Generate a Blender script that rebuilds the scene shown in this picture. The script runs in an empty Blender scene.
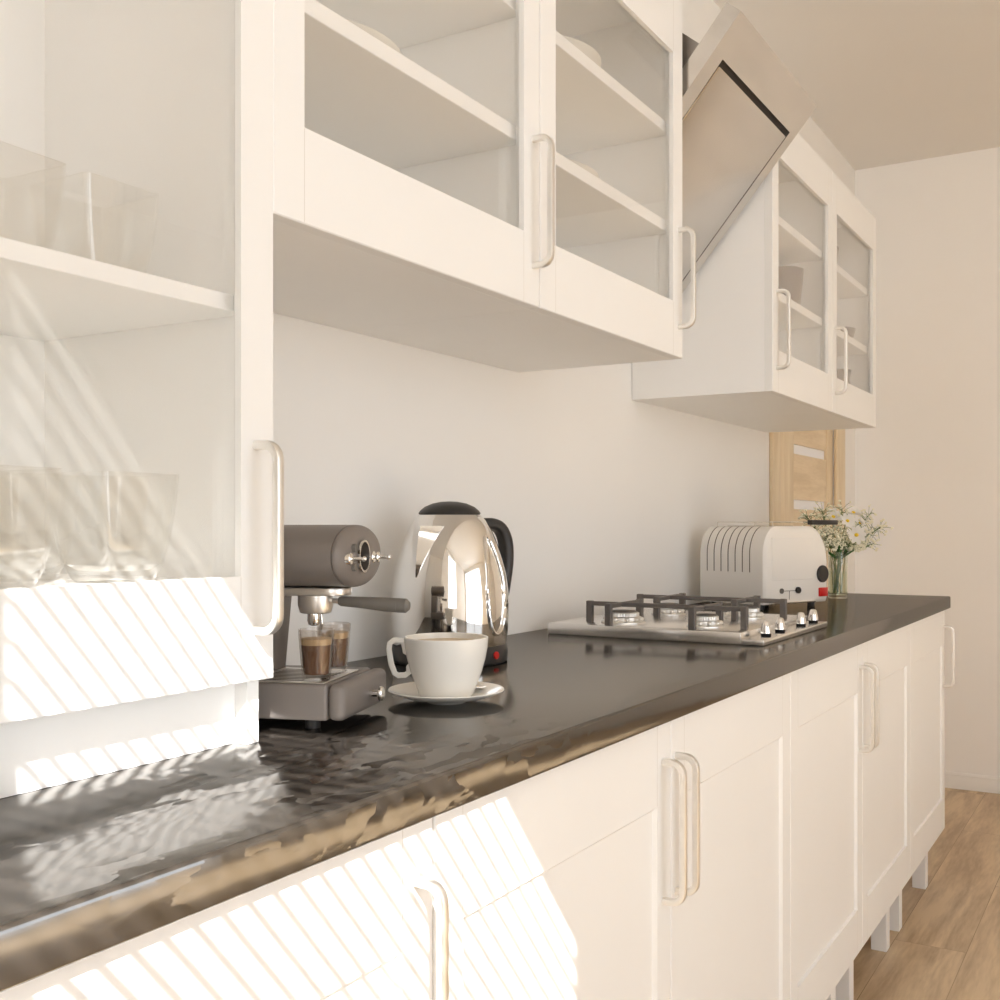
import bpy, bmesh, math, random
from math import radians as R, sin, cos, pi
from mathutils import Matrix, Vector
random.seed(7)
C = bpy.context.scene.collection
SC = bpy.context.scene

# ------------------------------------------------------------------ materials
def nodes(name):
    m = bpy.data.materials.new(name); m.use_nodes = True
    nt = m.node_tree; nt.nodes.clear()
    out = nt.nodes.new('ShaderNodeOutputMaterial')
    return m, nt, out

def N(nt, kind, **kw):
    n = nt.nodes.new(kind)
    for k, v in kw.items():
        if k in n.inputs.keys() if isinstance(k, str) else False: n.inputs[k].default_value = v
        else: setattr(n, k, v)
    return n

def rgb(c): return (c[0], c[1], c[2], 1.0)

def pbr(name, col, rough=0.5, metal=0.0, spec=0.5, var=0.03, scale=6.0, stretch=(1, 1, 1), bump=0.0, bscale=60.0, coat=0.0, rvar=0.0, ior=1.45):
    m, nt, out = nodes(name)
    b = nt.nodes.new('ShaderNodeBsdfPrincipled')
    b.inputs['Roughness'].default_value = rough; b.inputs['Metallic'].default_value = metal
    b.inputs['Specular IOR Level'].default_value = spec; b.inputs['IOR'].default_value = ior
    b.inputs['Coat Weight'].default_value = coat; b.inputs['Coat Roughness'].default_value = 0.08
    tc = nt.nodes.new('ShaderNodeTexCoord'); mp = nt.nodes.new('ShaderNodeMapping')
    mp.inputs['Scale'].default_value = stretch
    nt.links.new(tc.outputs['Object'], mp.inputs['Vector'])
    nz = nt.nodes.new('ShaderNodeTexNoise'); nz.inputs['Scale'].default_value = scale; nz.inputs['Detail'].default_value = 4
    nt.links.new(mp.outputs['Vector'], nz.inputs['Vector'])
    mx = nt.nodes.new('ShaderNodeMix'); mx.data_type = 'RGBA'
    mx.inputs['A'].default_value = rgb([max(0, x * (1 - var)) for x in col]); mx.inputs['B'].default_value = rgb([min(1, x * (1 + var)) for x in col])
    nt.links.new(nz.outputs['Fac'], mx.inputs['Factor']); nt.links.new(mx.outputs['Result'], b.inputs['Base Color'])
    if rvar:
        mr = nt.nodes.new('ShaderNodeMapRange'); mr.inputs['To Min'].default_value = max(0, rough - rvar); mr.inputs['To Max'].default_value = rough + rvar
        nt.links.new(nz.outputs['Fac'], mr.inputs['Value']); nt.links.new(mr.outputs['Result'], b.inputs['Roughness'])
    if bump:
        n2 = nt.nodes.new('ShaderNodeTexNoise'); n2.inputs['Scale'].default_value = bscale; n2.inputs['Detail'].default_value = 3
        nt.links.new(mp.outputs['Vector'], n2.inputs['Vector'])
        bp = nt.nodes.new('ShaderNodeBump'); bp.inputs['Strength'].default_value = bump; bp.inputs['Distance'].default_value = 0.002
        nt.links.new(n2.outputs['Fac'], bp.inputs['Height']); nt.links.new(bp.outputs['Normal'], b.inputs['Normal'])
    nt.links.new(b.outputs['BSDF'], out.inputs['Surface'])
    return m

def thin_glass(name, tint=(0.97, 0.975, 0.965), ior=1.45, gain=1.0, rough=0.0, dust=0.0):
    m, nt, out = nodes(name)
    t = nt.nodes.new('ShaderNodeBsdfTransparent'); t.inputs['Color'].default_value = rgb(tint)
    g = nt.nodes.new('ShaderNodeBsdfGlossy'); g.inputs['Roughness'].default_value = rough; g.inputs['Color'].default_value = (1, 1, 1, 1)
    f = nt.nodes.new('ShaderNodeFresnel'); f.inputs['IOR'].default_value = ior
    ge = nt.nodes.new('ShaderNodeNewGeometry'); mr = nt.nodes.new('ShaderNodeMapRange')   # same reflectance from either side of the sheet
    mr.inputs['To Min'].default_value = ior; mr.inputs['To Max'].default_value = 1.0 / ior
    nt.links.new(ge.outputs['Backfacing'], mr.inputs['Value']); nt.links.new(mr.outputs['Result'], f.inputs['IOR'])
    mu = nt.nodes.new('ShaderNodeMath'); mu.operation = 'MULTIPLY'; mu.use_clamp = True; mu.inputs[1].default_value = gain
    nt.links.new(f.outputs['Fac'], mu.inputs[0])
    mx = nt.nodes.new('ShaderNodeMixShader')
    nt.links.new(mu.outputs[0], mx.inputs['Fac']); nt.links.new(t.outputs[0], mx.inputs[1]); nt.links.new(g.outputs[0], mx.inputs[2])
    if dust:
        df = nt.nodes.new('ShaderNodeBsdfDiffuse'); df.inputs['Color'].default_value = (0.8, 0.78, 0.74, 1)
        m2 = nt.nodes.new('ShaderNodeMixShader'); m2.inputs['Fac'].default_value = dust
        nt.links.new(mx.outputs[0], m2.inputs[1]); nt.links.new(df.outputs[0], m2.inputs[2]); mx = m2
    nt.links.new(mx.outputs[0], out.inputs['Surface'])
    return m

def wood(name, c1, c2, axis, scale=1.0, planks=None, rough=0.4):
    """grain runs along axis (0 x, 1 y, 2 z); planks=(length,width) draws boards on the floor"""
    m, nt, out = nodes(name)
    b = nt.nodes.new('ShaderNodeBsdfPrincipled'); b.inputs['Roughness'].default_value = rough
    tc = nt.nodes.new('ShaderNodeTexCoord'); mp = nt.nodes.new('ShaderNodeMapping')
    s = [9.0 * scale] * 3; s[axis] = 1.1 * scale
    mp.inputs['Scale'].default_value = s
    nt.links.new(tc.outputs['Object'], mp.inputs['Vector'])
    n1 = nt.nodes.new('ShaderNodeTexNoise'); n1.inputs['Scale'].default_value = 1.6; n1.inputs['Detail'].default_value = 6; n1.inputs['Distortion'].default_value = 0.9
    n2 = nt.nodes.new('ShaderNodeTexNoise'); n2.inputs['Scale'].default_value = 12; n2.inputs['Detail'].default_value = 5
    vec = mp.outputs['Vector']
    bc = None
    if planks:
        bk = nt.nodes.new('ShaderNodeTexBrick'); bk.inputs['Scale'].default_value = 1.0
        bk.inputs['Brick Width'].default_value = planks[0]; bk.inputs['Row Height'].default_value = planks[1]
        bk.inputs['Mortar Size'].default_value = 0.0012; bk.inputs['Mortar Smooth'].default_value = 0.3
        bk.inputs['Color1'].default_value = (0.0, 0.0, 0.0, 1); bk.inputs['Color2'].default_value = (1, 1, 1, 1); bk.inputs['Mortar'].default_value = (0.5, 0.5, 0.5, 1)
        nt.links.new(tc.outputs['Object'], bk.inputs['Vector'])
        ad = nt.nodes.new('ShaderNodeVectorMath'); ad.operation = 'MULTIPLY_ADD'; ad.inputs[1].default_value = (13, 17, 5)
        nt.links.new(bk.outputs['Color'], ad.inputs[0]); nt.links.new(vec, ad.inputs[2]); vec = ad.outputs[0]
        bc = bk
    nt.links.new(vec, n1.inputs['Vector']); nt.links.new(vec, n2.inputs['Vector'])
    mi = nt.nodes.new('ShaderNodeMath'); mi.operation = 'MULTIPLY_ADD'; mi.inputs[1].default_value = 0.35
    nt.links.new(n2.outputs['Fac'], mi.inputs[0]); nt.links.new(n1.outputs['Fac'], mi.inputs[2])
    cr = nt.nodes.new('ShaderNodeValToRGB')
    cr.color_ramp.elements[0].position = 0.50; cr.color_ramp.elements[0].color = rgb(c2)
    cr.color_ramp.elements[1].position = 0.80; cr.color_ramp.elements[1].color = rgb(c1)
    nt.links.new(mi.outputs[0], cr.inputs['Fac'])
    col = cr.outputs['Color']
    if bc:
        mx = nt.nodes.new('ShaderNodeMix'); mx.data_type = 'RGBA'; mx.blend_type = 'MULTIPLY'; mx.inputs['B'].default_value = (0.62, 0.55, 0.48, 1)
        nt.links.new(bc.outputs['Fac'], mx.inputs['Factor']); nt.links.new(col, mx.inputs['A']); col = mx.outputs['Result']
    nt.links.new(col, b.inputs['Base Color'])
    nt.links.new(b.outputs['BSDF'], out.inputs['Surface'])
    return m

def stone_top(name):
    """glossy near-black worktop with flaky, cleft patches"""
    m, nt, out = nodes(name)
    b = nt.nodes.new('ShaderNodeBsdfPrincipled')
    tc = nt.nodes.new('ShaderNodeTexCoord'); mp = nt.nodes.new('ShaderNodeMapping'); mp.inputs['Scale'].default_value = (1.0, 2.2, 1.6)
    nt.links.new(tc.outputs['Object'], mp.inputs['Vector'])
    nz = nt.nodes.new('ShaderNodeTexNoise'); nz.inputs['Scale'].default_value = 7; nz.inputs['Detail'].default_value = 6; nz.inputs['Distortion'].default_value = 1.2
    nt.links.new(mp.outputs['Vector'], nz.inputs['Vector'])
    # broad mask of where the surface is cleft
    n3 = nt.nodes.new('ShaderNodeTexNoise'); n3.inputs['Scale'].default_value = 2.1; n3.inputs['Detail'].default_value = 2
    nt.links.new(tc.outputs['Object'], n3.inputs['Vector'])
    sp_ = nt.nodes.new('ShaderNodeVectorMath'); sp_.operation = 'DISTANCE'; sp_.inputs[1].default_value = (0.86, -0.50, 0.94)
    nt.links.new(tc.outputs['Object'], sp_.inputs[0])
    ds = nt.nodes.new('ShaderNodeMath'); ds.operation = 'MULTIPLY_ADD'; ds.inputs[1].default_value = -0.55
    nt.links.new(sp_.outputs['Value'], ds.inputs[0]); nt.links.new(n3.outputs['Fac'], ds.inputs[2])
    mk = nt.nodes.new('ShaderNodeMapRange'); mk.inputs['From Min'].default_value = 0.22; mk.inputs['From Max'].default_value = 0.40
    nt.links.new(ds.outputs[0], mk.inputs['Value'])
    vo = nt.nodes.new('ShaderNodeTexVoronoi'); vo.inputs['Scale'].default_value = 26; vo.feature = 'F1'
    wv = nt.nodes.new('ShaderNodeMix'); wv.data_type = 'VECTOR'; wv.inputs['Factor'].default_value = 0.12
    nt.links.new(mp.outputs['Vector'], wv.inputs['A']); nt.links.new(nz.outputs['Color'], wv.inputs['B'])
    nt.links.new(wv.outputs['Result'], vo.inputs['Vector'])
    # each cleft flake is tilted its own way
    ge = nt.nodes.new('ShaderNodeNewGeometry')
    sb = nt.nodes.new('ShaderNodeVectorMath'); sb.operation = 'SUBTRACT'; sb.inputs[1].default_value = (0.5, 0.5, 0.5)
    nt.links.new(vo.outputs['Color'], sb.inputs[0])
    am = nt.nodes.new('ShaderNodeMath'); am.operation = 'MULTIPLY'; am.inputs[1].default_value = 0.16
    nt.links.new(mk.outputs['Result'], am.inputs[0])
    sc_ = nt.nodes.new('ShaderNodeVectorMath'); sc_.operation = 'SCALE'
    nt.links.new(sb.outputs[0], sc_.inputs[0]); nt.links.new(am.outputs[0], sc_.inputs['Scale'])
    ad = nt.nodes.new('ShaderNodeVectorMath'); ad.operation = 'ADD'
    nt.links.new(ge.outputs['Normal'], ad.inputs[0]); nt.links.new(sc_.outputs[0], ad.inputs[1])
    bp = nt.nodes.new('ShaderNodeVectorMath'); bp.operation = 'NORMALIZE'; nt.links.new(ad.outputs[0], bp.inputs[0])
    nt.links.new(bp.outputs[0], b.inputs['Normal'])
    cr = nt.nodes.new('ShaderNodeValToRGB')
    cr.color_ramp.elements[0].position = 0.3; cr.color_ramp.elements[0].color = (0.007, 0.006, 0.005, 1)
    cr.color_ramp.elements[1].position = 0.75; cr.color_ramp.elements[1].color = (0.022, 0.018, 0.015, 1)
    nt.links.new(nz.outputs['Fac'], cr.inputs['Fac']); nt.links.new(cr.outputs['Color'], b.inputs['Base Color'])
    rr = nt.nodes.new('ShaderNodeMapRange'); rr.inputs['To Min'].default_value = 0.10; rr.inputs['To Max'].default_value = 0.19
    nt.links.new(nz.outputs['Fac'], rr.inputs['Value']); nt.links.new(rr.outputs['Result'], b.inputs['Roughness'])
    b.inputs['Specular IOR Level'].default_value = 0.0
    gl = nt.nodes.new('ShaderNodeBsdfGlossy'); gl.inputs['Color'].default_value = (1.0, 0.97, 0.93, 1)
    nt.links.new(rr.outputs['Result'], gl.inputs['Roughness']); nt.links.new(bp.outputs[0], gl.inputs['Normal'])
    fr = nt.nodes.new('ShaderNodeFresnel'); fr.inputs['IOR'].default_value = 2.3
    mn = nt.nodes.new('ShaderNodeClamp'); mn.inputs['Min'].default_value = 0.21; mn.inputs['Max'].default_value = 0.34
    nt.links.new(fr.outputs['Fac'], mn.inputs['Value'])
    mx = nt.nodes.new('ShaderNodeMixShader'); nt.links.new(mn.outputs[0], mx.inputs['Fac'])
    nt.links.new(b.outputs['BSDF'], mx.inputs[1]); nt.links.new(gl.outputs[0], mx.inputs[2])
    nt.links.new(mx.outputs[0], out.inputs['Surface'])
    return m

M = {}
M['wall'] = pbr('wall_paint', (0.86, 0.850, 0.828), 0.9, spec=0.2, var=0.02, scale=2.5, bump=0.05, bscale=180)
M['wall_lit'] = pbr('lit_wall_paint', (0.93, 0.925, 0.915), 0.9, spec=0.2, var=0.015, scale=2.5, bump=0.05, bscale=180)  # wall paint copy, lightened in place of light missing at the far wall
M['ceil'] = pbr('ceiling_paint', (0.77, 0.755, 0.73), 0.95, spec=0.1, var=0.02, scale=2)
M['paint'] = pbr('white_lacquer', (0.865, 0.857, 0.838), 0.38, spec=0.45, var=0.012, scale=9)
M['carcass'] = pbr('lit_white_board', (0.93, 0.925, 0.91), 0.45, spec=0.35, var=0.012, scale=9)  # whiter than the doors, standing in for light underneath and inside the cabinets
M['inside'] = pbr('cabinet_inside', (0.91, 0.905, 0.89), 0.55, spec=0.3, var=0.012, scale=9)
M['steel'] = pbr('brushed_steel', (0.80, 0.77, 0.73), 0.26, 1.0, var=0.05, scale=9, stretch=(1, 1, 30), rvar=0.05)
M['hoodsteel'] = pbr('hood_steel', (0.70, 0.67, 0.63), 0.22, 1.0, var=0.16, scale=4, stretch=(1, 3.5, 3.5), rvar=0.12, bump=0.30, bscale=5)
M['hobsteel'] = pbr('hob_steel', (0.84, 0.82, 0.79), 0.27, 1.0, var=0.01, scale=3)
M['burner'] = pbr('cast_burner', (0.86, 0.84, 0.80), 0.42, 1.0, var=0.03, bump=0.05, bscale=200)
M['handle'] = pbr('satin_handle', (0.88, 0.86, 0.82), 0.40, 1.0, var=0.05, scale=60, bump=0.05, bscale=300)
M['chrome'] = pbr('polished_chrome', (0.87, 0.85, 0.82), 0.05, 1.0, var=0.0)
M['satin'] = pbr('satin_silver', (0.80, 0.77, 0.73), 0.3, 1.0, var=0.03, bump=0.06, bscale=220)
M['iron'] = pbr('cast_iron', (0.13, 0.115, 0.104), 0.5, 0.0, var=0.1, scale=60, bump=0.1, bscale=200)
M['machine'] = pbr('charcoal_lacquer', (0.195, 0.170, 0.153), 0.45, spec=0.5, var=0.04)
M['dark'] = pbr('black_plastic', (0.030, 0.027, 0.025), 0.4, var=0.06)
M['grey_grip'] = pbr('grey_grip', (0.16, 0.145, 0.125), 0.5, var=0.12, scale=40, bump=0.1, bscale=150)
M['black'] = pbr('black_matt', (0.008, 0.007, 0.007), 0.5, spec=0.2, var=0.0)
M['red'] = pbr('red_plastic', (0.55, 0.012, 0.010), 0.3, var=0.05)
M['porcelain'] = pbr('porcelain', (0.86, 0.84, 0.79), 0.12, spec=0.5, var=0.01)
M['toaster'] = pbr('white_enamel', (0.83, 0.80, 0.755), 0.25, spec=0.5, var=0.01)
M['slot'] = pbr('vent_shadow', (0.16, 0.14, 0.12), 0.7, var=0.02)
M['coffee'] = pbr('milky_coffee', (0.56, 0.41, 0.20), 0.3, var=0.15, scale=40)
M['espresso'] = pbr('espresso', (0.16, 0.075, 0.035), 0.25, var=0.3, scale=30, stretch=(1, 1, 0.2))
M['crema'] = pbr('crema', (0.58, 0.42, 0.24), 0.5, var=0.12, scale=90)
M['floor'] = wood('oak_laminate', (0.665, 0.515, 0.335), (0.42, 0.295, 0.175), 0, 0.9, planks=(1.3, 0.19), rough=0.38)
M['oak'] = wood('oak_upright', (0.80, 0.67, 0.47), (0.70, 0.56, 0.37), 2, 1.2, rough=0.45)
M['oak_h'] = wood('oak_level', (0.79, 0.65, 0.45), (0.67, 0.53, 0.34), 0, 1.2, rough=0.45)
M['frost'] = pbr('frosted_glass', (0.88, 0.90, 0.95), 0.25, var=0.01)  # opaque pale blue, its brightness painted for light coming from behind
M['top'] = stone_top('dark_stone')
M['pane'] = thin_glass('cabinet_glass', (0.994, 0.992, 0.988), dust=0.022)
M['tumbler'] = thin_glass('tumbler_glass', (0.970, 0.966, 0.955), gain=2.2)
M['vase'] = thin_glass('vase_glass', (0.94, 0.955, 0.93), gain=1.6)
M['shot'] = thin_glass('shot_glass', (0.90, 0.88, 0.86), gain=1.4)
M['water'] = thin_glass('water', (0.92, 0.95, 0.91), ior=1.33)
M['petal'] = pbr('petal_white', (0.95, 0.94, 0.92), 0.6, var=0.03)
M['bud'] = pbr('bud_cream', (0.86, 0.84, 0.68), 0.7, var=0.12, scale=60)
M['yellow'] = pbr('pollen_yellow', (0.80, 0.56, 0.03), 0.7, var=0.15, scale=200)
M['stem'] = pbr('stem_green', (0.13, 0.20, 0.07), 0.6, var=0.2, scale=30)
M['leaf'] = pbr('leaf_green', (0.05, 0.15, 0.035), 0.5, var=0.25, scale=30)
M['crock'] = pbr('taupe_stoneware', (0.20, 0.155, 0.125), 0.5, var=0.05)
M['joint'] = pbr('joint_shade', (0.66, 0.63, 0.58), 0.7, var=0.02)  # darker strips painted for the shaded groove where stile meets rail
M['slat'] = pbr('blind_slat', (0.85, 0.82, 0.77), 0.5, var=0.01)
M['recess'] = pbr('recess_shade', (0.06, 0.052, 0.046), 0.5, var=0.05)  # dark tone painted for the shade in the gap around the suction panel
M['duct'] = pbr('hood_casing', (0.35, 0.32, 0.29), 0.4, 1.0, var=0.05)

# ------------------------------------------------------------------ mesh helpers
def bmn(): return bmesh.new()

def box(bm, x0, x1, y0, y1, z0, z1, bev=0.0, seg=2):
    vs = [bm.verts.new((x, y, z)) for x in (x0, x1) for y in (y0, y1) for z in (z0, z1)]
    f = [(0, 1, 3, 2), (4, 6, 7, 5), (0, 4, 5, 1), (2, 3, 7, 6), (0, 2, 6, 4), (1, 5, 7, 3)]
    fs = [bm.faces.new([vs[i] for i in q]) for q in f]
    bmesh.ops.recalc_face_normals(bm, faces=fs)
    if bev > 0:
        es = list({e for q in fs for e in q.edges})
        bmesh.ops.bevel(bm, geom=es, offset=bev, segments=seg, profile=0.5, affect='EDGES')

def lathe(bm, prof, seg=48, mat=None, cap0=True, cap1=True, arc=None):
    rings = []; T = mat or Matrix()
    for r, z in prof:
        rings.append([bm.verts.new(T @ Vector((r * cos(2 * pi * k / seg), r * sin(2 * pi * k / seg), z))) for k in range(seg)])
    loft(bm, rings, cap0, cap1)

def loft(bm, rings, cap0=True, cap1=True, closed=True):
    fs = []
    for a, b in zip(rings, rings[1:]):
        n = len(a)
        for k in range(n if closed else n - 1):
            fs.append(bm.faces.new((a[k], a[(k + 1) % n], b[(k + 1) % n], b[k])))
    if cap0: fs.append(bm.faces.new(rings[0][::-1]))
    if cap1: fs.append(bm.faces.new(rings[-1]))
    bmesh.ops.recalc_face_normals(bm, faces=fs)

def ring_pts(bm, pts): return [bm.verts.new(p) for p in pts]

def sweep(bm, path, sec, up=Vector((0, 0, 1)), closed=False, scales=None):
    """sweep a closed 2-D section along a polyline; section x = side, y = up-ish"""
    P = [Vector(p) for p in path]; rings = []; n = len(P)
    for i, p in enumerate(P):
        if closed: t = (P[(i + 1) % n] - P[i - 1])
        else: t = (P[min(i + 1, n - 1)] - P[max(i - 1, 0)])
        t.normalize()
        s = t.cross(up)
        if s.length < 1e-5: s = t.cross(Vector((1, 0, 0)))
        s.normalize(); u = s.cross(t)
        k = scales[i] if scales else 1.0
        rings.append([bm.verts.new(p + s * a * k + u * b * k) for a, b in sec])
    if closed: rings.append(rings[0])
    if closed:
        fs = []
        for a, b in zip(rings, rings[1:]):
            m = len(a)
            for k in range(m): fs.append(bm.faces.new((a[k], a[(k + 1) % m], b[(k + 1) % m], b[k])))
        bmesh.ops.recalc_face_normals(bm, faces=fs)
    else: loft(bm, rings)

def circ(r, n=10): return [(r * cos(2 * pi * k / n), r * sin(2 * pi * k / n)) for k in range(n)]
def rrect(w, h, r, n=4):
    pts = []
    for cx, cy, a0 in ((w / 2 - r, h / 2 - r, 0), (-w / 2 + r, h / 2 - r, 90), (-w / 2 + r, -h / 2 + r, 180), (w / 2 - r, -h / 2 + r, 270)):
        for k in range(n + 1):
            a = R(a0 + 90 * k / n); pts.append((cx + r * cos(a), cy + r * sin(a)))
    return pts

def tube(bm, path, r, n=10, scales=None, up=Vector((0, 0, 1))): sweep(bm, path, circ(r, n), up, scales=scales)

def cyl(bm, p0, p1, r, n=20, r1=None, bev=0.0):
    """a capped round bar from p0 to p1, its ends eased"""
    a, b = Vector(p0), Vector(p1); d = (b - a); L = d.length
    q = d.to_track_quat('Z', 'Y').to_matrix().to_4x4(); q.translation = a
    r1 = r if r1 is None else r1
    if bev: prof = [(r - bev, 0), (r, bev), (r1, L - bev), (r1 - bev, L)]
    else: prof = [(r, 0), (r1, L)]
    lathe(bm, prof, n, q)

def prism(bm, pts, axis, a, b, bev=0.0, seg=2):
    """extrude a polygon; axis 'x': pts are (y,z); 'y': (x,z); 'z': (x,y)"""
    def p3(p, t): return {'x': (t, p[0], p[1]), 'y': (p[0], t, p[1]), 'z': (p[0], p[1], t)}[axis]
    r0 = [bm.verts.new(p3(p, a)) for p in pts]; r1 = [bm.verts.new(p3(p, b)) for p in pts]
    fs = [bm.faces.new(r0), bm.faces.new(r1[::-1])]
    n = len(pts)
    for k in range(n): fs.append(bm.faces.new((r0[k], r1[k], r1[(k + 1) % n], r0[(k + 1) % n])))
    bmesh.ops.recalc_face_normals(bm, faces=fs)
    if bev:
        es = list({e for f in fs[:2] for e in f.edges})
        bmesh.ops.bevel(bm, geom=es, offset=bev, segments=seg, profile=0.5, affect='EDGES')

def ball(bm, c, r, u=8, v=6, sx=1, sy=1, sz=1):
    T = Matrix.Translation(c) @ Matrix.Diagonal((r * sx, r * sy, r * sz, 1))
    bmesh.ops.create_uvsphere(bm, u_segments=u, v_segments=v, radius=1.0, matrix=T)

def obj(name, bm, mat, parent=None, smooth=35, loc=None, rotz=0.0):
    me = bpy.data.meshes.new(name); bm.to_mesh(me); bm.free()
    me.materials.append(M[mat] if isinstance(mat, str) else mat)
    me.shade_smooth(); me.set_sharp_from_angle(angle=R(smooth))
    o = bpy.data.objects.new(name, me); C.objects.link(o)
    if parent: o.parent = parent
    if loc: o.location = loc
    if rotz: o.rotation_euler = (0, 0, rotz)
    return o

def tag(o, label, cat, group=None):
    o['label'] = label; o['category'] = cat
    if group: o['group'] = group
    return o

def thing(name, label, cat, loc=(0, 0, 0), rotz=0.0, group=None):
    o = bpy.data.objects.new(name, None); C.objects.link(o); o.empty_display_size = 0.05
    o.location = loc; o.rotation_euler = (0, 0, rotz)
    return tag(o, label, cat, group)

def struct(name, bm, mat, parent=None):
    o = obj(name, bm, mat, parent)
    if not parent: o['kind'] = 'structure'
    return o

def dup(root, label, loc, rotz=None, group=None):
    r = root.copy(); C.objects.link(r); r.location = loc
    if rotz is not None: r.rotation_euler = (0, 0, rotz)
    r['label'] = label
    if group: r['group'] = group
    for ch in list(root.children):
        c = ch.copy(); C.objects.link(c); c.parent = r
        for g in list(ch.children):
            d = g.copy(); C.objects.link(d); d.parent = c
    return r

# ------------------------------------------------------------------ the room
XL, XR, YF, ZC = -0.45, 5.27, -4.2, 2.852
DX0, DX1, DZ = 4.00, 4.90, 2.06          # doorway in the back wall
b = bmn(); box(b, XL - 0.1, XR + 0.1, YF - 0.1, 0.12, -0.1, 0.0); struct('floor', b, 'floor')
b = bmn(); box(b, XL - 0.1, XR + 0.1, YF - 0.1, 0.12, ZC, ZC + 0.1); struct('ceiling', b, 'ceil')
b = bmn()
box(b, XL, DX0, 0, 0.12, 0, ZC); box(b, DX1, XR, 0, 0.12, 0, ZC); box(b, DX0, DX1, 0, 0.12, DZ, ZC)
struct('wall_back', b, 'wall')
b = bmn(); box(b, XR, XR + 0.1, YF, 0.12, 0, ZC); struct('wall_right', b, 'wall_lit')
WY0, WY1, WZ0, WZ1, WT = -2.295, -1.404, 0.95, 2.707, 0.06     # window 1, in the left wall
g = 0.04
b = bmn()
box(b, XL - WT, XL, YF, WY0 - g, 0, ZC); box(b, XL - WT, XL, WY1 + g, 0.12, 0, ZC)
box(b, XL - WT, XL, WY0 - g, WY1 + g, 0, WZ0 - g); box(b, XL - WT, XL, WY0 - g, WY1 + g, WZ1 + g, ZC)
struct('wall_left', b, 'wall')
FX0, FX1, FZ0, FZ1 = -0.3, 2.2, 0.05, 2.65                      # made-up window added for fill light, in the wall behind the viewer
b = bmn()
box(b, XL, FX0, YF - 0.1, YF, 0, ZC); box(b, FX1, XR, YF - 0.1, YF, 0, ZC)
box(b, FX0, FX1, YF - 0.1, YF, 0, FZ0); box(b, FX0, FX1, YF - 0.1, YF, FZ1, ZC)
struct('wall_front', b, 'wall')

b = bmn()
box(b, XL - WT, XL, WY0 - g, WY0, WZ0 - g, WZ1 + g); box(b, XL - WT, XL, WY1, WY1 + g, WZ0 - g, WZ1 + g)
box(b, XL - WT, XL, WY0, WY1, WZ0 - g, WZ0); box(b, XL - WT, XL, WY0, WY1, WZ1, WZ1 + g)
w1 = struct('window_1', b, 'paint')
b = bmn(); box(b, XL - 0.035, XL - 0.031, WY0, WY1, WZ0, WZ1); obj('window_pane', b, 'pane', w1)
b = bmn()
for x0, x1 in ((FX0, FX0 + 0.05), ((FX0 + FX1) / 2 - 0.03, (FX0 + FX1) / 2 + 0.03), (FX1 - 0.05, FX1)):
    box(b, x0, x1, YF - 0.07, YF - 0.01, FZ0, FZ1)
box(b, FX0, FX1, YF - 0.07, YF - 0.01, FZ0, FZ0 + 0.05); box(b, FX0, FX1, YF - 0.07, YF - 0.01, FZ1 - 0.05, FZ1)
w2 = struct('fill_window', b, 'paint')
b = bmn(); box(b, FX0, FX1, YF - 0.042, YF - 0.038, FZ0, FZ1); obj('window_pane', b, 'pane', w2)

def skirt(name, pts):
    b = bmn(); prism(b, *pts); return struct(name, b, 'paint')
prof = [(0, 0), (-0.016, 0), (-0.016, 0.045), (-0.012, 0.053), (-0.012, 0.062), (-0.006, 0.070), (0, 0.070)]
b = bmn(); prism(b, [(XR + p[0], p[1]) for p in prof], 'y', YF, 0.0); struct('baseboard_right', b, 'paint')
b = bmn(); prism(b, [(p[0], p[1]) for p in prof], 'x', 5.02, XR - 0.016); struct('baseboard_back', b, 'paint')

# door in the back wall beyond the counter
b = bmn()
for x0, x1 in ((3.925, 4.02), (4.870, 5.015)):
    box(b, x0, x1, -0.016, 0.0, 0, 2.14, 0.004)
    box(b, (x0 if x0 > 4.5 else x1 - 0.025), (x0 + 0.025 if x0 > 4.5 else x1), 0.046, 0.118, 0, 2.04)
box(b, 4.02, 4.870, -0.016, 0.0, 2.04, 2.14, 0.004); box(b, 4.02, 4.870, 0.046, 0.118, 2.035, 2.059)
d1 = struct('door_1', b, 'oak')
DL0, DL1 = 4.022, 4.868
slits = [(0.40, 0.44), (0.62, 0.66), (0.84, 0.88), (1.06, 1.10), (1.245, 1.283), (1.463, 1.502), (1.69, 1.73)]
b = bmn()
box(b, DL0, 4.262, 0.004, 0.044, 0.008, 2.03, 0.002); box(b, 4.768, DL1, 0.004, 0.044, 0.008, 2.03, 0.002)
leaf = obj('door_leaf', b, 'oak', d1)
b = bmn(); z = 0.008
for a, c in slits + [(2.03, 2.03)]:
    box(b, 4.262, 4.768, 0.007, 0.041, z, a); z = c
obj('door_rails', b, 'oak_h', leaf)
for a, c in slits:
    b = bmn(); box(b, 4.262, 4.768, 0.016, 0.024, a, c); obj('glass_insert', b, 'frost', leaf)
b = bmn(); cyl(b, (4.82, 0.004, 1.02), (4.82, -0.048, 1.02), 0.010); cyl(b, (4.82, -0.045, 1.02), (4.70, -0.045, 1.02), 0.008); cyl(b, (4.82, 0.004, 1.02), (4.82, -0.004, 1.02), 0.024)
obj('door_handle', b, 'satin', leaf)

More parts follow.
